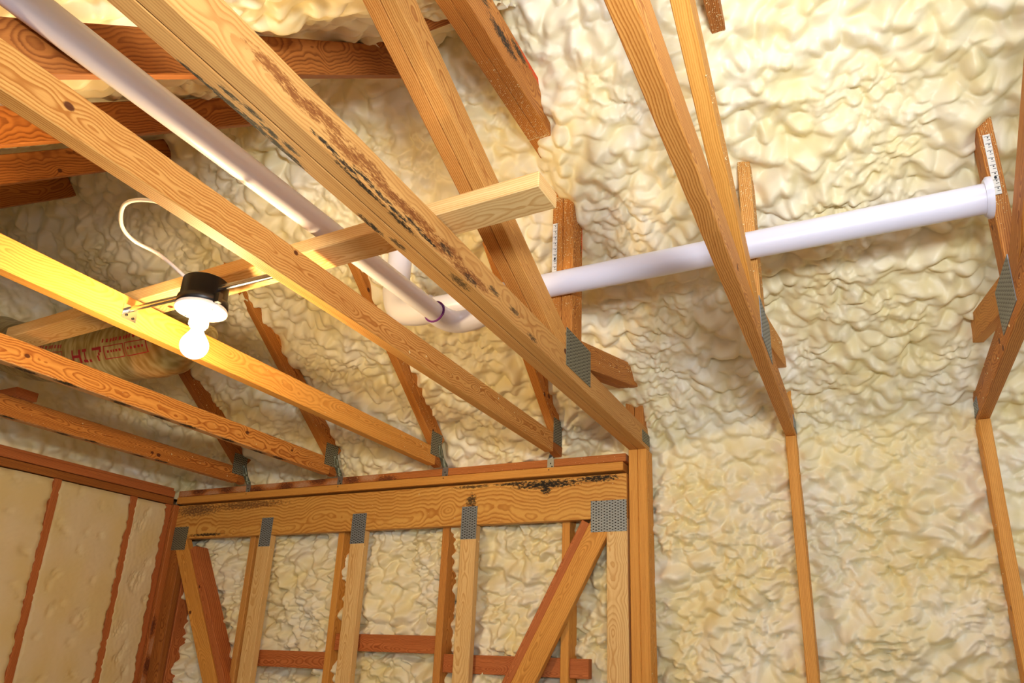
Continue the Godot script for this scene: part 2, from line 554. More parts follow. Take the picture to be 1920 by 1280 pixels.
# -------------------------------------------------------------------- foam
var nz := {}
func noise(seed_: int, freq: float, type := FastNoiseLite.TYPE_SIMPLEX, warp := 0.0) -> FastNoiseLite:
	var n := FastNoiseLite.new()
	n.seed = seed_
	n.noise_type = type
	n.frequency = freq
	n.fractal_type = FastNoiseLite.FRACTAL_NONE
	n.cellular_distance_function = FastNoiseLite.DISTANCE_EUCLIDEAN
	n.cellular_return_type = FastNoiseLite.RETURN_DISTANCE
	n.cellular_jitter = 0.95
	if warp > 0.0:
		n.domain_warp_enabled = true
		n.domain_warp_type = FastNoiseLite.DOMAIN_WARP_SIMPLEX
		n.domain_warp_amplitude = warp
		n.domain_warp_frequency = freq * 0.8
		n.domain_warp_fractal_type = FastNoiseLite.DOMAIN_WARP_FRACTAL_NONE
	return n

func cap(n: FastNoiseLite, q: Vector2) -> float:
	var d := (n.get_noise_2dv(q) + 1.0) / 0.82
	return pow(maxf(0.0, 1.0 - d * d), 0.72) - 0.75

# height of the foam skin over its mean surface, in metres, at the surface coordinates s; fine is 0 for broad blisters, 1 for small curds
func lump(s: Vector2, fine: float) -> float:
	var w: Vector2 = Vector2(nz.warp.get_noise_2dv(s), nz.warp.get_noise_2d(s.x + 31.0, s.y)) * 0.022 + Vector2(nz.var2.get_noise_2d(s.x, s.y + 9.0), nz.var2.get_noise_2d(s.x + 5.0, s.y)) * 0.004
	var q := Vector2((s.x + w.x) * lerpf(0.95, 0.72, fine), (s.y + w.y) * 1.12)
	var slow: float = nz.slow.get_noise_2dv(s)
	var g: float = clampf(nz.mask.get_noise_2dv(s) * 1.1 + 0.5 + (fine - 0.5) * 0.9, 0.0, 1.0)
	var m1: float = cap(nz.big, q) * 0.058 + nz.var1.get_noise_2dv(s) * 0.020
	var m2: float = cap(nz.mid, q) * 0.046 + nz.var1.get_noise_2d(s.x + 17.0, s.y) * 0.020
	var m3: float = cap(nz.mid2, q + Vector2(0, m2 * 0.4)) * 0.031 + nz.var2.get_noise_2dv(s) * 0.009
	var broad := maxf(m1, m2)
	var curd := maxf(m2 * 0.75, m3)
	var h := lerpf(broad, curd, g)
	var sm := cap(nz.sml, q + Vector2(0, h * 0.5))
	return slow * 0.022 + h + sm * lerpf(0.003, 0.015, g * g)

func foam_color(p: Vector3) -> Color:
	var a: float = nz.tone.get_noise_3dv(p) * 0.5 + 0.5
	var b: float = nz.tone2.get_noise_3dv(p) * 0.5 + 0.5
	var t := clampf(a * 0.75 + b * 0.45 - 0.15, 0, 1)
	return Color(0.90, 0.78, 0.42).lerp(Color(0.94, 0.89, 0.74), t)

# rows: array of arrays of [position, normal, amplitude, fine]
func foam_sheet(nm: String, nu: int, nv: int, at: Callable, label: String, category: String) -> MeshInstance3D:
	var vs := PackedVector3Array()
	var cs := PackedColorArray()
	var hs := PackedFloat32Array()
	var ds := PackedVector3Array()
	hs.resize(nu * nv)
	ds.resize(nu * nv)
	vs.resize(nu * nv)
	cs.resize(nu * nv)
	for j in nv:
		for i in nu:
			var e: Array = at.call(float(i) / (nu - 1), float(j) / (nv - 1))
			var p: Vector3 = e[0]
			hs[j * nu + i] = lump(e[4], e[3]) * float(e[2])
			vs[j * nu + i] = p
			ds[j * nu + i] = e[1] + Vector3(0, -0.28, 0)
			cs[j * nu + i] = foam_color(p)
	# soften the creases a little, as the skin of the foam does
	for j in nv:
		for i in nu:
			var k := j * nu + i
			var l := k - 1 if i > 0 else k
			var r := k + 1 if i < nu - 1 else k
			var t := k - nu if j > 0 else k
			var b := k + nu if j < nv - 1 else k
			vs[k] += ds[k] * (hs[k] * 0.36 + (hs[l] + hs[r] + hs[t] + hs[b]) * 0.16)
	var ns := PackedVector3Array()
	ns.resize(nu * nv)
	for j in nv:
		for i in nu:
			var du := vs[j * nu + mini(i + 1, nu - 1)] - vs[j * nu + maxi(i - 1, 0)]
			var dv := vs[mini(j + 1, nv - 1) * nu + i] - vs[maxi(j - 1, 0) * nu + i]
			ns[j * nu + i] = dv.cross(du).normalized()
	var ix := PackedInt32Array()
	ix.resize((nu - 1) * (nv - 1) * 6)
	var k := 0
	for j in nv - 1:
		for i in nu - 1:
			var a := j * nu + i
			ix[k] = a; ix[k + 1] = a + 1; ix[k + 2] = a + nu
			ix[k + 3] = a + 1; ix[k + 4] = a + nu + 1; ix[k + 5] = a + nu
			k += 6
	var arr := []
	arr.resize(Mesh.ARRAY_MAX)
	arr[Mesh.ARRAY_VERTEX] = vs
	arr[Mesh.ARRAY_NORMAL] = ns
	arr[Mesh.ARRAY_COLOR] = cs
	arr[Mesh.ARRAY_INDEX] = ix
	var me := ArrayMesh.new()
	me.add_surface_from_arrays(Mesh.PRIMITIVE_TRIANGLES, arr)
	var o := put(nm, me, M.foam, Transform3D())
	tag(o, label, category, "", "structure")
	return o

func poly(pts: Array, n: int) -> PackedVector2Array:
	# n points along a smooth curve through pts
	var fine := PackedVector2Array()
	for i in pts.size() - 1:
		for s in 24:
			fine.append((pts[i] as Vector2).cubic_interpolate(pts[i + 1], pts[maxi(i - 1, 0)], pts[mini(i + 2, pts.size() - 1)], s / 24.0))
	fine.append(pts[-1])
	var at := PackedFloat32Array([0.0])
	for i in range(1, fine.size()): at.append(at[-1] + fine[i].distance_to(fine[i - 1]))
	var out := PackedVector2Array()
	var i := 0
	for k in n:
		var x := float(k) / (n - 1) * at[-1]
		while i < fine.size() - 2 and at[i + 1] < x: i += 1
		out.append(fine[i].lerp(fine[i + 1], (x - at[i]) / maxf(at[i + 1] - at[i], 1e-6)))
	return out

func foam() -> void:
	nz.slow = noise(11, 1.6)
	nz.warp = noise(21, 5.0)
	nz.var1 = noise(22, 9.0)
	nz.var2 = noise(23, 17.0)
	nz.big = noise(12, 8.0, FastNoiseLite.TYPE_CELLULAR)
	nz.mid = noise(13, 14.0, FastNoiseLite.TYPE_CELLULAR)
	nz.mid2 = noise(18, 23.0, FastNoiseLite.TYPE_CELLULAR)
	nz.sml = noise(14, 40.0, FastNoiseLite.TYPE_CELLULAR)
	nz.mask = noise(15, 2.3)
	nz.tone = noise(16, 3.1)
	nz.tone2 = noise(17, 14.0)
	# far roof slope and far wall in one skin: (d, y) profiles for the open bay on the right and for the joist bays on the left
	var right := [Vector2(1.12, 3.83), Vector2(1.3, 3.66), Vector2(1.62, 3.36), Vector2(1.74, 3.24), Vector2(2.0, 3.06), Vector2(2.3, 2.90), Vector2(2.57, 2.75), Vector2(2.78, 2.58), Vector2(2.9, 2.42), Vector2(2.935, 2.2), Vector2(2.95, 1.75), Vector2(2.95, 1.3)]
	var left := [Vector2(1.12, 3.88), Vector2(1.35, 3.70), Vector2(1.62, 3.46), Vector2(1.78, 3.31), Vector2(2.05, 3.10), Vector2(2.33, 2.95), Vector2(2.57, 2.80), Vector2(2.80, 2.60), Vector2(2.92, 2.45), Vector2(2.945, 2.2), Vector2(2.955, 1.75), Vector2(2.955, 1.3)]
	var nv := 740
	var pr := poly(right, nv)
	var pl := poly(left, nv)
	var far := func(u: float, v: float) -> Array:
		var x := -3.62 + u * 5.3
		var j := int(round(v * (nv - 1)))
		var t := smoothstep(-0.92, -0.76, x)
		var a: Vector2 = pl[j].lerp(pr[j], t)
		var j0 := maxi(j - 2, 0)
		var j1 := mini(j + 2, nv - 1)
		var tg: Vector2 = pl[j1].lerp(pr[j1], t) - pl[j0].lerp(pr[j0], t)
		var n := P(0, -tg.x, tg.y).normalized()
		var fine := smoothstep(2.85, 2.0, a.y) * 0.75 + 0.25
		return [P(x, a.y, a.x), n, 1.0 + 0.8 * smoothstep(2.5, 2.15, a.y), fine, Vector2(x, v * 3.5)]
	foam_sheet("ceiling_foam", 1000, nv, far, "lumpy cream spray foam covering the far roof slope and the far wall", "foam")
	foam_sheet("ceiling_foam_upper", 180, 50, func(u, v): return [P(-0.9 + u * 3.4, 4.75 - v * 0.9, 0.1 + v * 1.06), P(0, -0.77, -0.638), 1.0, 0.3, Vector2(-0.9 + u * 3.4, v * 1.4 - 1.4)], "spray foam high on the main roof slope above the picture", "foam")
	foam_sheet("wall_foam_lower", 260, 70, func(u, v): return [P(-3.62 + u * 5.3, 1.31 - v * 1.31, 2.955), P(0, 0, -1), 1.0, 0.8, Vector2(-3.62 + u * 5.3, 3.5 + v * 1.31)], "spray foam on the foot of the far wall below the picture", "foam")
	# the near roof slope over the joists
	var near := func(u: float, v: float) -> Array:
		var x := -3.6 + u * 2.8
		var d := 0.1 + v * 1.6
		return [P(x, 2.064 + 0.875 * d + 0.125 + 0.12 * smoothstep(0.8, 0.4, d), d - 0.02), P(0, -0.753, 0.658), 0.75, 0.2, Vector2(x + 20.0, d * 1.33)]
	foam_sheet("ceiling_foam_near", 400, 300, func(u, v): return near.call(u, 1.0 - v), "yellowish spray foam between the rafters of the near roof slope", "foam")
	# the gable end over the left wall
	var gable := func(u: float, v: float) -> Array:
		return [P(-3.56, 2.40 + v * 1.3, 0.1 + u * 2.85), P(1, 0, 0), 0.8, 0.3, Vector2(u * 2.85 + 40.0, v * 1.3)]
	foam_sheet("wall_gable_foam", 400, 200, func(u, v): return gable.call(u, 1.0 - v), "spray foam on the gable end above the left wall", "foam")

# -------------------------------------------------------------------- left wall: studs with shaved foam between
func left_wall() -> void:
	var w := thing("wall_left", P(-3.5, 0, 1.5), "stud wall on the left with shaved flat foam between studs", "wall", "", "structure")
	board(w, "top_plate", P(-3.545, 2.412, 0.2), P(-3.545, 2.412, 2.80), Vector3.UP, 0.09, 0.037, M.red)
	board(w, "top_plate", P(-3.545, 2.372, 0.2), P(-3.545, 2.372, 2.80), Vector3.UP, 0.09, 0.037, M.brown)
	board(w, "ceiling_strip", P(-3.56, 2.440, 0.2), P(-3.56, 2.440, 2.80), Vector3.UP, 0.09, 0.015, M.red)
	var ds := [0.35, 0.93, 1.52, 2.143, 2.56]
	for d in ds:
		board(w, "stud", P(-3.545, 0.0, d), P(-3.545, 2.352, d), P(0, 0, 1), 0.089, 0.036, M.red)
	board(w, "stud", P(-3.545, 0.0, 2.775), P(-3.545, 2.352, 2.775), P(0, 0, 1), 0.089, 0.038, M.red)
	board(w, "corner_stud", P(-3.53, 0.0, 2.813), P(-3.53, 2.352, 2.813), P(0, 0, 1), 0.10, 0.034, M.weathered)
	ds.append(2.775)
	var fl := noise(31, 9.0)
	var fl2 := noise(32, 30.0)
	for i in ds.size() - 1:
		var d0: float = ds[i] + 0.012
		var d1: float = ds[i + 1] - 0.012
		var nu := 40
		var nv := 150
		var vs := PackedVector3Array()
		var cs := PackedColorArray()
		for j in nv:
			for k in nu:
				var u := float(k) / (nu - 1)
				var v := float(j) / (nv - 1)
				var y := 2.349 - v * 2.3
				var rag0: float = fl2.get_noise_2d(y, d0 * 7.0) * 0.006 + fl.get_noise_2d(y, d0 * 3.0) * 0.004
				var rag1: float = fl2.get_noise_2d(y, d1 * 7.0) * 0.006 + fl.get_noise_2d(y, d1 * 3.0) * 0.004
				var d := lerpf(d0 + rag0, d1 + rag1, u)
				var pit: float = maxf(0.0, fl.get_noise_2d(y * 0.7, d * 0.7) - 0.66) * 0.05
				var bump: float = fl.get_noise_2d(y * 0.5, d * 0.5) * 0.002 + fl2.get_noise_2d(y, d * 1.4) * 0.0008
				var edge := minf(minf(u, 1.0 - u) * 40.0, minf(v * 60.0, 1.0))
				vs.append(P(-3.5 + (0.003 + bump) * minf(edge, 1.0) - pit * (0.6 + 0.4 * fl2.get_noise_2d(y * 3.0, d * 3.0)) - (0.012 if k == 0 or k == nu - 1 or j == 0 else 0.0), y, d))
				var tn := clampf(fl.get_noise_2d(y * 0.3 + 7.0, d * 0.6) * 0.6 + 0.5 + fl2.get_noise_2d(y * 2.0, d * 2.0) * 0.15, 0, 1)
				cs.append(Color(0.80, 0.63, 0.30).lerp(Color(0.83, 0.68, 0.41), tn))
		put("foam_panel", grid(vs, cs, nu, nv, Vector3.RIGHT), cut_foam(), Transform3D(), w)

func cut_foam() -> StandardMaterial3D:
	if not M.has("cut"):
		var m := StandardMaterial3D.new()
		m.vertex_color_use_as_albedo = true
		m.roughness = 0.85
		M.cut = m
	return M.cut

func grid(vs: PackedVector3Array, cs: PackedColorArray, nu: int, nv: int, face: Vector3) -> ArrayMesh:
	var ns := PackedVector3Array()
	ns.resize(nu * nv)
	var flip := false
	for j in nv:
		for i in nu:
			var du := vs[j * nu + mini(i + 1, nu - 1)] - vs[j * nu + maxi(i - 1, 0)]
			var dv := vs[mini(j + 1, nv - 1) * nu + i] - vs[maxi(j - 1, 0) * nu + i]
			var n := dv.cross(du).normalized()
			if i == nu / 2 and j == nv / 2: flip = n.dot(face) < 0
			ns[j * nu + i] = n
	if flip:
		for i in ns.size(): ns[i] = -ns[i]
	var ix := PackedInt32Array()
	for j in nv - 1:
		for i in nu - 1:
			var a := j * nu + i
			var t := [a, a + 1, a + nu, a + 1, a + nu + 1, a + nu]
			if flip: t = [a, a + nu, a + 1, a + 1, a + nu, a + nu + 1]
			ix.append_array(PackedInt32Array(t))
	var arr := []
	arr.resize(Mesh.ARRAY_MAX)
	arr[Mesh.ARRAY_VERTEX] = vs
	arr[Mesh.ARRAY_NORMAL] = ns
	if cs.size(): arr[Mesh.ARRAY_COLOR] = cs
	arr[Mesh.ARRAY_INDEX] = ix
	var me := ArrayMesh.new()
	me.add_surface_from_arrays(Mesh.PRIMITIVE_TRIANGLES, arr)
	return me

# -------------------------------------------------------------------- connector plates and ties
func plate_z(parent: Node3D, x0: float, x1: float, y0: float, y1: float, d: float, mat: Material) -> void:
	slab(parent, "connector_plate", x0, x1, y0, y1, d - 0.0014, d + 0.0005, mat)

func plate_x(parent: Node3D, x: float, d0: float, d1: float, y0: float, y1: float, mat: Material) -> void:
	slab(parent, "connector_plate", x - 0.0012, x + 0.0012, y0, y1, d0, d1, mat)

# -------------------------------------------------------------------- the framed far wall under the joists
func far_wall_frame() -> void:
	var D := 2.825
	var up := Vector3.UP
	var tp := thing("top_plate", P(-2.15, 2.36, D), "doubled top plate lying on the header under the joists", "lumber")
	board(tp, "upper_board", P(-3.49, 2.4155, D + 0.05), P(-0.874, 2.4155, D + 0.05), up, 0.12, 0.034, M.weathered, true)
	board(tp, "lower_board", P(-3.49, 2.378, D + 0.045), P(-0.885, 2.378, D + 0.045), up, 0.12, 0.036, M.gold)
	var g := thing("girder_truss", P(-2.15, 0, D), "wide wooden girder truss frame under the top plate", "truss")
	board(g, "header", P(-3.49, 2.257, D + 0.02), P(-0.874, 2.257, D + 0.02), P(0, 0, 1), 0.186, 0.038, M.header, true)
	var xs := [[-2.853, -2.770], [-2.261, -2.179], [-1.65, -1.571], [-0.963, -0.874]]
	for i in 4:
		var xc: float = (xs[i][0] + xs[i][1]) / 2
		board(g, "post", P(xc, 0, D + 0.019), P(xc, 2.163, D + 0.019), P(0, 0, 1), xs[i][1] - xs[i][0], 0.038, M.pale)
	board(g, "post", P(-3.447, 0, D + 0.019), P(-3.447, 2.163, D + 0.019), P(0, 0, 1), 0.086, 0.036, M.brown)
	# diagonals with braces nailed along them
	board(g, "diagonal", P(-0.99, 2.14, D + 0.0185), P(-1.72, 0.76, D + 0.0185), P(0, 0, 1), 0.092, 0.037, M.gold)
	board(g, "diagonal_brace", P(-1.054, 2.155, D + 0.03), P(-1.79, 0.765, D + 0.03), P(0, 0, 1), 0.038, 0.058, M.red)
	board(g, "diagonal", P(-3.425, 2.16, D + 0.0185), P(-2.62, 0.7, D + 0.0185), P(0, 0, 1), 0.09, 0.037, M.gold)
	board(g, "diagonal_brace", P(-3.325, 2.115, D + 0.05), P(-2.54, 0.7, D + 0.05), P(0, 0, 1), 0.04, 0.09, M.red)
	plate_z(g, -2.845, -2.770, 2.105, 2.253, D, M.plate)
	plate_z(g, -2.262, -2.179, 2.101, 2.246, D, M.plate)
	plate_z(g, -1.65, -1.571, 2.101, 2.248, D, M.plate)
	plate_z(g, -1.031, -0.876, 2.109, 2.239, D, M.plate)
	plate_z(g, -3.489, -3.375, 2.104, 2.23, D, M.plate_dull)
	# the studs behind the girder truss
	var names := ["narrow wall stud just left of the first pale post from the corner", "narrow wall stud just left of the second pale post", "narrow wall stud just left of the third pale post", "narrow wall stud behind the right diagonal brace"]
	var sx := [-2.936, -2.355, -1.755, -1.159]
	for i in 4:
		var s := board(null, "wall_stud", P(sx[i], 0, 2.915), P(sx[i], 2.36, 2.915), Vector3.RIGHT, 0.092, 0.036, [M.pine, M.gold, M.pine2, M.gold][i])
		tag(s, names[i], "stud", "studs behind the girder truss")
	var s2 := board(null, "wall_stud", P(-3.43, 0, 2.915), P(-3.43, 2.05, 2.915), Vector3.RIGHT, 0.092, 0.06, M.red)
	tag(s2, "shorter reddish stud in the far left corner behind the frame", "stud", "studs behind the girder truss")
	# nogging between the studs
	var bl := [[-2.915, -2.375, 1.567, "reddish blocking board between the first and second studs"], [-2.335, -1.775, 1.652, "reddish blocking board between the second and third studs"], [-1.735, -1.06, 1.577, "reddish blocking board behind the right diagonal brace"]]
	for b in bl:
		var o := board(null, "blocking_board", P(b[0], b[2], 2.905), P(b[1], b[2], 2.905), P(0, 0, 1), 0.076, 0.038, M.red)
		tag(o, b[3], "lumber", "blocking behind the girder truss")

# -------------------------------------------------------------------- roof trusses over the framed room
func joist_trusses() -> void:
	var defs := [
		[-2.982, "roof truss nearest the left wall, its chord stained black below", M.smear2, M.brown],
		[-2.372, "second roof truss from the left wall, black smears under its chord", M.smear, M.brown],
		[-1.762, "roof truss whose bright orange chord carries the lamp bracket", M.gold, M.brown],
		[-1.154, "roof truss running just below the white pipe on the left", M.pine, M.brown]]
	for i in 4:
		var x: float = defs[i][0] - 0.019
		var t := thing("roof_truss", P(x, 2.433, 2.8), defs[i][1], "truss", "small roof trusses over the framed room")
		tb(t, "bottom_chord", x, 0.2, 2.474, 2.745 if i < 3 else 2.70, 2.474, 0.083, 0.038, defs[i][2], true)
		# heel: the chord's bevelled end
		tb(t, "heel_wedge", x, 2.66, 2.478, 2.80, 2.455, 0.045, 0.0375, defs[i][3])
		# far rafter: its lower edge runs y = 4.794 - .83 d; near rafter: y = 2.064 + .875 d
		var k := 0.0445
		var d0: float = 2.3 if i == 0 else 1.85
		tb(t, "top_chord", x, d0 + k * 0.638, 4.794 - 0.83 * d0 + k * 0.77, 2.76 + k * 0.638, 2.503 + k * 0.77, 0.089, 0.0375, M.pine3 if i != 0 else M.brown)
		var xn := x if i < 3 else x - 0.036
		tb(t, "top_chord", xn, 0.25 - k * 0.658, 2.283 + k * 0.753, 1.60 - k * 0.658, 3.464 + k * 0.753, 0.089, 0.0375, defs[i][3])
		plate_x(t, x + 0.0195, 2.70, 2.79, 2.475, 2.585, M.plate_dull)
		# hurricane tie
		var tie := thing("hurricane_tie", P(x + 0.02, 2.40, 2.83), ["zinc hurricane tie on the joist nearest the left wall", "zinc hurricane tie on the second joist from the left wall", "zinc hurricane tie on the lamp joist", "zinc hurricane tie on the right joist, left of its end"][i], "bracket", "hurricane ties along the top plate")
		var xa := x + 0.02 if i < 3 else x - 0.055
		slab(tie, "plate_leg", xa, xa + 0.030, 2.375, 2.436, 2.8115, 2.8135, M.zinc)
		put("twisted_strap", strap_mesh([P(xa + 0.015, 2.434, 2.8125), P(xa + 0.012, 2.45, 2.805), P(xa + 0.004, 2.48, 2.79), P(xa + 0.002, 2.53, 2.775)] if i < 3 else [P(xa + 0.015, 2.434, 2.8125), P(xa + 0.018, 2.438, 2.815), P(xa + 0.024, 2.446, 2.80), P(xa + 0.032, 2.46, 2.785)], 0.028, [0.0, 0.25, 0.8, 1.0]), M.zinc_dull if i < 3 else M.zinc, Transform3D(), tie)
		for q in 3:
			put("nail_head", nail(), M.black, Transform3D(Basis(Vector3.RIGHT, PI / 2), P(xa + 0.008 + 0.007 * q, 2.385 + 0.014 * ((q * 2) % 3), 2.811)), tie)

func nail() -> Mesh:
	if not M.has("nail"):
		var c := CylinderMesh.new()
		c.top_radius = 0.0028
		c.bottom_radius = 0.0034
		c.height = 0.0025
		c.radial_segments = 10
		M.nail = c
	return M.nail

# a flat strap along points, turning from facing the room (0) to facing sideways (1)
func strap_mesh(pts: Array, w: float, turn: Array) -> ArrayMesh:
	var st := SurfaceTool.new()
	st.begin(Mesh.PRIMITIVE_TRIANGLES)
	var rows := []
	for i in pts.size():
		var a: float = turn[i] * PI / 2
		var side := Vector3(cos(a), 0, -sin(a))
		var n := Vector3(sin(a), 0, cos(a)) * 0.0008
		rows.append([pts[i] - side * w / 2 + n, pts[i] + side * w / 2 + n, pts[i] + side * w / 2 - n, pts[i] - side * w / 2 - n])
	for i in rows.size() - 1:
		for k in 4:
			var q := [rows[i][k], rows[i][(k + 1) % 4], rows[i + 1][(k + 1) % 4], rows[i + 1][k]]
			for id in [0, 2, 1, 0, 3, 2]:
				st.add_vertex(q[id])
	st.generate_normals()
	return st.commit()

# -------------------------------------------------------------------- attic trusses
func attic_truss(x: float, label: String, plies: int, mats: Dictionary, group: String, side: float, collar_y: float) -> Node3D:
	# x is the face seen from the camera; side +1 when that face looks towards +x
	var t := thing("attic_truss", P(x, 0, 2.86), label, "truss", group)
	for p in plies:
		var xc := x - side * (0.019 + p * 0.0388)
		var first := p == 0
		tb(t, "bottom_chord", xc, -3.2 if plies == 1 else -0.4, 2.4915, 2.872, 2.4915, 0.089, 0.038, mats.chord if first else mats.chord2, plies == 2)
		tb(t, "post", xc, 2.8645, 0.0, 2.8645, 2.4465, 0.089, 0.038, mats.post)
		var n := Vector2(0.408, 0.913) * 0.0445
		tb(t, "sloping_web", xc, -0.35 - n.x, 3.611 - n.y, 1.97 - n.x, 2.573 - n.y, 0.089, 0.0374, mats.web if first else mats.web2)
		tb(t, "upright_web", xc, 2.018, 2.50, 2.018, 3.25, 0.089, 0.0376, mats.upright, plies == 2)
		tb(t, "collar_tie", xc, -0.6, collar_y + 0.07, 1.86, collar_y + 0.07, 0.14, 0.0378, mats.collar, plies == 2)
		tb(t, "heel_strut", xc, 2.05, 2.565, 2.78, 2.742, 0.089, 0.0372, mats.strut)
		tb(t, "heel_post", xc, 2.828, 2.50, 2.828, 2.72, 0.085, 0.0366, mats.strut)
	var xf := x + side * 0.0006
	plate_x(t, xf, 1.927, 2.145, 2.476, 2.604, M.plate_dull if plies == 2 else M.plate)
	plate_x(t, xf, 2.762, 2.868, 2.463, 2.512, M.plate_dull if plies == 2 else M.plate)
	return t

func attic_trusses() -> void:
	attic_truss(-0.787, "double roof truss with mould-stained chord in the middle of the picture", 2, {"chord": M.mould, "chord2": M.mould2, "post": M.gold, "web": M.pine, "web2": M.pine2, "upright": M.mark_upright, "collar": M.mark_collar, "strut": M.pine3}, "large attic trusses", 1.0, 3.215)
	attic_truss(-0.202, "single attic truss crossing the white pipe right of centre", 1, {"chord": M.pine2, "chord2": M.pine2, "post": M.gold, "web": M.gold, "web2": M.pine2, "upright": M.pine, "collar": M.brown, "strut": M.gold}, "large attic trusses", 1.0, 3.285)
	attic_truss(0.396, "attic truss at the right edge where the white pipe ends", 1, {"chord": M.pine3, "chord2": M.pine2, "post": M.gold, "web": M.pine2, "web2": M.pine2, "upright": M.pine3, "collar": M.brown, "strut": M.gold}, "large attic trusses", -1.0, 3.285)

func loose_boards() -> void:
	var b := board(null, "cross_board", P(-0.535, 2.559, 1.194), P(-2.47, 2.559, 1.274), Vector3.UP, 0.089, 0.038, M.pale)
	tag(b, "pale board laid flat across the joists beside the lamp", "lumber")
	var c := board(null, "ridge_block", P(-0.866, 3.345, 1.30), P(-1.165, 3.345, 1.30), Vector3.UP, 0.089, 0.038, M.brown)
	tag(c, "short flat block near the ridge between two trusses at the top", "lumber")
	var d := board(null, "brace_block", P(-3.02, 2.553, 1.64), P(-3.56, 2.553, 1.64), Vector3.UP, 0.089, 0.038, M.red)
	tag(d, "short dark red block end above the joist nearest the left wall", "lumber")

# -------------------------------------------------------------------- plumbing
func pipe(nm: String, parent: Node3D, ctrl: Array, r: float, steps := 10) -> MeshInstance3D:
	return put(nm, tube_mesh(curve(ctrl, steps), PackedFloat32Array([r])), M.pvc, Transform3D(), parent)

func collar(parent: Node3D, at: Vector3, dir: Vector3, r: float, wid: float, mat: Material, nm: String) -> void:
	put(nm, tube_mesh(PackedVector3Array([at - dir.normalized() * wid / 2, at + dir.normalized() * wid / 2]), PackedFloat32Array([r])), mat, Transform3D(), parent)

func plumbing() -> void:
	var v := thing("vent_pipe", P(-0.4, 2.775, 1.94), "long white PVC pipe crossing in front of the foam on the right", "pipe")
	put("pipe", tube_mesh(PackedVector3Array([P(0.39, 2.775, 1.931), P(-1.38, 2.763, 1.931)]), PackedFloat32Array([0.0395]), 40), M.pvc, Transform3D(), v)
	# flange at its right end
	put("flange", tube_mesh(PackedVector3Array([P(0.372, 2.775, 1.931), P(0.378, 2.775, 1.931), P(0.388, 2.775, 1.931)]), PackedFloat32Array([0.046, 0.054, 0.054]), 40), M.pvc, Transform3D(), v)
	# bend up into the roof at its left end
	pipe("bend", v, [P(-1.30, 2.763, 1.931), P(-1.37, 2.763, 1.931), P(-1.435, 2.785, 1.931), P(-1.46, 2.85, 1.931), P(-1.46, 2.90, 1.931)], 0.05)
	pipe("riser", v, [P(-1.46, 2.86, 1.931), P(-1.46, 3.05, 1.931), P(-1.46, 3.28, 1.931)], 0.044)
	var w := thing("drain_pipe", P(-1.158, 2.61, 1.0), "white PVC pipe running along the joists at upper left", "pipe")
	put("pipe", tube_mesh(PackedVector3Array([P(-1.158, 2.598, -0.1), P(-1.158, 2.634, 1.76)]), PackedFloat32Array([0.0305]), 36), M.pvc, Transform3D(), w)
	pipe("elbow", w, [P(-1.158, 2.633, 1.735), P(-1.156, 2.635, 1.79), P(-1.135, 2.64, 1.835), P(-1.09, 2.652, 1.858), P(-1.04, 2.668, 1.865)], 0.0365)
	pipe("link", w, [P(-1.06, 2.662, 1.863), P(-1.0, 2.68, 1.872), P(-0.97, 2.69, 1.88)], 0.0305)
	collar(w, P(-1.158, 2.634, 1.735), P(0, 0, 1), 0.0369, 0.004, M.primer, "primer_ring")
	collar(w, P(-1.043, 2.667, 1.865), P(1, 0.3, 0.15), 0.0369, 0.004, M.primer, "primer_ring")

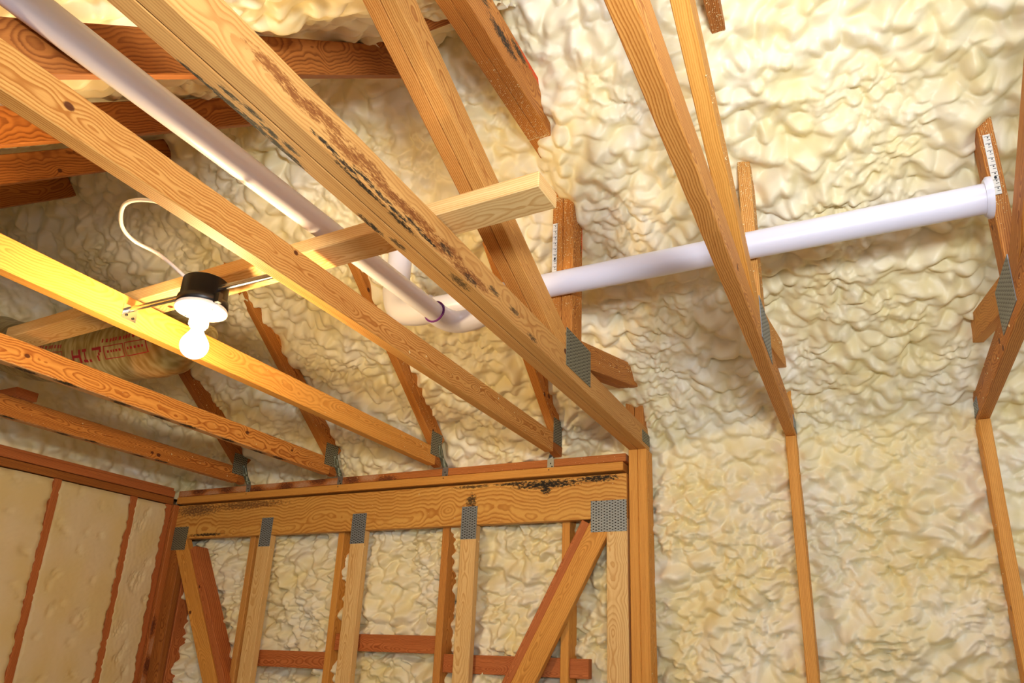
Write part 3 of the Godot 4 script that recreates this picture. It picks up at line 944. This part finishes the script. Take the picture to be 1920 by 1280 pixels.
# -------------------------------------------------------------------- lamp
func lamp() -> void:
	var c := P(-1.475, 2.432, 1.152)
	var t := thing("ceiling_lamp", c, "bare white bulb in a porcelain holder under a black box between joists", "lamp")
	var xf := Transform3D(Basis(), c)
	put("junction_box", lathe([Vector2(0.0, 0.075), Vector2(0.05, 0.075), Vector2(0.056, 0.07), Vector2(0.057, 0.022), Vector2(0.061, 0.02), Vector2(0.063, 0.0), Vector2(0.0, 0.0)]), M.black, xf, t)
	for s in [-1.0, 1.0]:
		var a := box_mesh(-0.01, 0.01, -0.004, 0.022, -0.006, 0.006)
		put("box_ear", a[0], M.black, Transform3D(Basis(), c + Vector3(s * 0.066, 0.008, 0.012)), t)
	var holder := put("lamp_holder", lathe([Vector2(0.0, 0.0), Vector2(0.060, 0.0), Vector2(0.064, -0.006), Vector2(0.062, -0.012), Vector2(0.036, -0.018), Vector2(0.027, -0.026), Vector2(0.0235, -0.034), Vector2(0.0235, -0.05), Vector2(0.0, -0.05)]), M.porcelain, xf, t)
	for s in [-1.0, 1.0]:
		put("screw", nail(), M.steel, Transform3D(Basis(), c + Vector3(s * 0.046, -0.0165, 0.006)), holder)
	var bulb := StandardMaterial3D.new()
	bulb.albedo_color = Color(1, 1, 1)
	bulb.emission_enabled = true
	bulb.emission = Color(1.0, 0.96, 0.88)
	bulb.emission_energy_multiplier = 4.0
	var prof := [Vector2(0.0, -0.050), Vector2(0.019, -0.050), Vector2(0.0195, -0.056), Vector2(0.0150, -0.058), Vector2(0.0152, -0.064), Vector2(0.0185, -0.072), Vector2(0.0245, -0.081)]
	for k in 13:
		var a := lerpf(0.55, -PI / 2, k / 12.0)
		prof.append(Vector2(maxf(0.034 * cos(a), 0.0), -0.106 + 0.034 * sin(a)))
	put("bulb", lathe(prof), bulb, xf, t)
	var l := OmniLight3D.new()
	l.name = "bulb_light"
	l.light_color = Color(1.0, 0.86, 0.62)
	l.light_energy = 0.5
	l.light_size = 0.03
	l.omni_range = 12.0
	l.omni_attenuation = 2.0
	l.shadow_enabled = true
	add_child(l)
	l.position = c + Vector3(0, -0.103, 0)
	# bar hanger
	var h := thing("bar_hanger", P(-1.762, 2.47, 1.15), "steel bar bracket that carries the lamp box between two joists", "bracket")
	put("bar", tube_mesh(PackedVector3Array([P(-1.76, 2.474, 1.15), P(-1.195, 2.474, 1.15)]), PackedFloat32Array([0.0065]), 12), M.steel, Transform3D(), h)
	slab(h, "bar_channel", -1.76, -1.195, 2.478, 2.482, 1.146, 1.166, M.steel)
	for x in [-1.7605, -1.1935]:
		var pl := slab(h, "end_plate", x - 0.001, x + 0.001, 2.448, 2.49, 1.135, 1.178, M.steel)
		put("nail_head", nail(), M.black, Transform3D(Basis(Vector3.BACK, PI / 2), P(x + (0.002 if x < -1.5 else -0.002), 2.46, 1.148)), pl)
		put("nail_head", nail(), M.black, Transform3D(Basis(Vector3.BACK, PI / 2), P(x + (0.002 if x < -1.5 else -0.002), 2.457, 1.168)), pl)
	var cb := put("electric_cable", tube_mesh(curve(CABLE, 10), PackedFloat32Array([0.0048]), 10), M.cable, Transform3D())
	tag(cb, "white electric cable looping up from the black lamp box", "cable")

# -------------------------------------------------------------------- duct
func duct() -> void:
	# u runs round the duct, v along it (one metre a repeat)
	var im := Image.create(512, 512, false, Image.FORMAT_RGB8)
	var n := noise(41, 0.05)
	for j in 512:
		for i in 512:
			var a := n.get_noise_2d(i * 0.4, j * 1.6) * 0.5 + 0.5
			var b := n.get_noise_2d(i * 0.2 + 900.0, j * 0.2) * 0.5 + 0.5
			im.set_pixel(i, j, Color(0.60, 0.50, 0.27).lerp(Color(0.83, 0.79, 0.60), clampf(a * 0.7 + b * 0.5, 0, 1)))
	var red := Color(0.72, 0.10, 0.20)
	var glyphs := {"H": ["10001", "10001", "11111", "10001", "10001"], "I": ["111", "010", "010", "010", "111"], ".": ["0", "0", "0", "0", "1"], "7": ["11111", "00001", "00010", "00100", "00100"]}
	for q in 2:
		for at in [[150, 0], [330, 0]]:
			var u0: int = at[0]
			var v0 := 20 + q * 256
			var pen := 0
			for ch in ["H", "I", ".", "7"]:
				var rows: Array = glyphs[ch]
				for r in 5:
					for c in rows[r].length():
						if rows[r][c] == "1": im.fill_rect(Rect2i(u0 + r * 7, v0 + pen + c * 6, 7, 6), red)
				pen += (rows[0].length() + 1) * 6
			for k in 2:
				var vb: int = v0 + 108 + k * 62
				im.fill_rect(Rect2i(u0, vb, 34, 2), red)
				im.fill_rect(Rect2i(u0, vb + 54, 34, 2), red)
				im.fill_rect(Rect2i(u0, vb, 2, 56), red)
				im.fill_rect(Rect2i(u0 + 32, vb, 2, 56), red)
				for r in 5: im.fill_rect(Rect2i(u0 + 12, vb + 8 + r * 9, 6, 5), red)
			for r in 12: im.fill_rect(Rect2i(u0 - 18, v0 + 104 + r * 10, 9, 4 + (r * 5) % 4), red)
	var m := StandardMaterial3D.new()
	m.albedo_texture = ImageTexture.create_from_image(im)
	m.metallic = 0.45
	m.roughness = 0.32
	var pts := PackedVector3Array()
	var rr := PackedFloat32Array()
	var N := 90
	for i in N:
		var s := float(i) / (N - 1)
		var x := lerpf(-3.62, -2.0, s)
		pts.append(P(x, 2.645 + 0.30 * pow(1.0 - s, 2.2), 1.62 + 0.16 * pow(1.0 - s, 1.6)))
		var wr := absf(sin(s * 62.0)) * 0.006 + absf(sin(s * 23.0 + 1.0)) * 0.004
		rr.append((0.112 + wr) * (1.0 - 0.75 * smoothstep(0.86, 1.0, s)))
	var me := tube_mesh(pts, rr, 48)
	var o := put("flexible_duct", me, m, Transform3D())
	tag(o, "foil-wrapped flexible duct with red print behind the lamp joist", "duct")

# -------------------------------------------------------------------- small things
func speck_face(out: Array, a: Vector3, b: Vector3, across: Vector3, wid: float, n: Vector3, count: int, crowd: float, big: float) -> void:
	# specks on a face from a to b, crowded towards b when crowd > 1
	for i in count:
		var t := 1.0 - pow(rng.randf(), crowd)
		var p := a.lerp(b, t) + across * wid * (rng.randf() - 0.5)
		var r := rng.randf_range(0.0004, 0.0011) * (big if rng.randf() < 0.12 else 1.0)
		var y := n
		var x := across.rotated(n, rng.randf() * TAU)
		out.append(Transform3D(Basis(x * r * rng.randf_range(1.0, 1.8), y * r * 0.7, x.cross(y) * r), p))

func specks() -> void:
	var f: Array = []
	var near := P(0, 0, -1)
	var R := Vector3.RIGHT
	# uprights where they go into the foam
	for x in [-0.806, -0.845, -0.221, 0.415]:
		speck_face(f, P(x, 2.70, 1.9730), P(x, 3.13, 1.9730), R, 0.036, near, 420, 3.2, 1.6)
	for x in [-0.7868, -0.2018]:
		speck_face(f, P(x, 2.66, 2.018), P(x, 3.1, 2.018), P(0, 0, 1), 0.085, R, 320, 3.0, 1.6)
		speck_face(f, P(x, 0.9, 2.865), P(x, 2.44, 2.865), P(0, 0, 1), 0.085, R, 260, 1.0, 2.0)
		speck_face(f, P(x, 2.60, 2.2), P(x, 2.72, 2.62), P(0, 0.9, 0.3), 0.06, R, 60, 1.5, 2.0)
	speck_face(f, P(0.3952, 0.9, 2.865), P(0.3952, 2.44, 2.865), P(0, 0, 1), 0.085, Vector3.LEFT, 140, 1.0, 2.0)
	speck_face(f, P(0.3952, 2.49, 1.2), P(0.3952, 2.49, 2.8), Vector3.UP, 0.08, Vector3.LEFT, 60, 1.0, 2.5)
	speck_face(f, P(-0.2018, 2.82, 1.25), P(-0.2018, 2.60, 1.85), Vector3.UP, 0.07, R, 50, 1.0, 2.5)
	# collar ties
	speck_face(f, P(-0.826, 3.2142, 1.4), P(-0.826, 3.2142, 1.76), R, 0.074, Vector3.DOWN, 420, 2.8, 1.5)
	speck_face(f, P(-0.221, 3.2842, 1.45), P(-0.221, 3.2842, 1.72), R, 0.036, Vector3.DOWN, 320, 2.6, 1.5)
	# joists, top plate and posts of the framed wall
	for x in [-1.154, -1.762, -2.372, -2.982]:
		speck_face(f, P(x + 0.0002, 2.475, 1.6), P(x + 0.0002, 2.475, 2.7), Vector3.UP, 0.07, R, 60, 1.6, 2.6)
		speck_face(f, P(x + 0.0002, 2.87, 2.36), P(x + 0.0002, 2.60, 2.68), Vector3.UP, 0.06, R, 60, 1.0, 2.2)
	speck_face(f, P(-3.4, 2.25, 2.8245), P(-0.9, 2.25, 2.8245), Vector3.UP, 0.17, near, 130, 1.0, 2.0)
	speck_face(f, P(-3.4, 2.395, 2.8138), P(-0.9, 2.395, 2.8138), Vector3.UP, 0.06, near, 160, 1.0, 2.4)
	for x in [-2.77, -2.179, -1.571]:
		speck_face(f, P(x + 0.0002, 1.4, 2.844), P(x + 0.0002, 2.14, 2.844), P(0, 0, 1), 0.03, R, 40, 1.0, 3.0)
	var sm := SphereMesh.new()
	sm.radius = 1.0
	sm.height = 2.0
	sm.radial_segments = 7
	sm.rings = 4
	var mm := MultiMesh.new()
	mm.transform_format = MultiMesh.TRANSFORM_3D
	mm.mesh = sm
	mm.instance_count = f.size()
	for i in f.size(): mm.set_instance_transform(i, f[i])
	var o := MultiMeshInstance3D.new()
	o.name = "foam_specks"
	o.multimesh = mm
	o.material_override = M.crumb
	add_child(o)
	tag(o, "tiny cream foam specks stuck all over the timber", "foam", "", "stuff")

func small_things() -> void:
	specks()
	# foam depth gauges stapled on two uprights
	var im := Image.create(64, 512, false, Image.FORMAT_RGB8)
	im.fill(Color(0.93, 0.92, 0.89))
	for k in 16:
		var y := 16 + k * 31
		im.fill_rect(Rect2i(30 if k % 2 else 10, y, 28 if k % 2 else 50, 4), Color(0.08, 0.08, 0.08))
		if k % 2 == 0: im.fill_rect(Rect2i(34, y + 8, 12, 10), Color(0.15, 0.15, 0.15))
	for j in range(-13, 14):
		for i in range(-13, 14):
			if i * i + j * j < 150: im.set_pixel(36 + i, 372 + j, Color(0.04, 0.04, 0.04))
	var gm := StandardMaterial3D.new()
	gm.albedo_texture = ImageTexture.create_from_image(im)
	gm.roughness = 0.6
	for g in [[P(-0.853, 2.93, 1.9725), "white foam depth gauge with black dot on the middle truss upright"], [P(0.4135, 2.90, 1.9725), "white foam depth gauge on the upright at the right edge"]]:
		var st := SurfaceTool.new()
		st.begin(Mesh.PRIMITIVE_TRIANGLES)
		var hw := 0.0085
		var hh := 0.095
		var face := [Vector3(-hw, hh, 0.0008), Vector3(hw, hh, 0.0008), Vector3(hw, -hh, 0.0008), Vector3(-hw, -hh, 0.0008)]
		var uv := [Vector2(0, 0), Vector2(1, 0), Vector2(1, 1), Vector2(0, 1)]
		for i in [0, 1, 2, 0, 2, 3]:
			st.set_normal(Vector3.BACK)
			st.set_uv(uv[i])
			st.add_vertex(face[i])
		for i in 4:
			var a: Vector3 = face[i]
			var b: Vector3 = face[(i + 1) % 4]
			var back := Vector3(0, 0, -0.0016)
			var nn := Vector3(a.y - b.y, b.x - a.x, 0).normalized() * -1.0
			for v in [a, a + back, b, b, a + back, b + back]:
				st.set_normal(nn)
				st.set_uv(Vector2(0.02, 0.01))
				st.add_vertex(v)
		var o := put("depth_gauge", st.commit(), gm, Transform3D(Basis(), g[0]))
		tag(o, g[1], "gauge", "foam depth gauges")
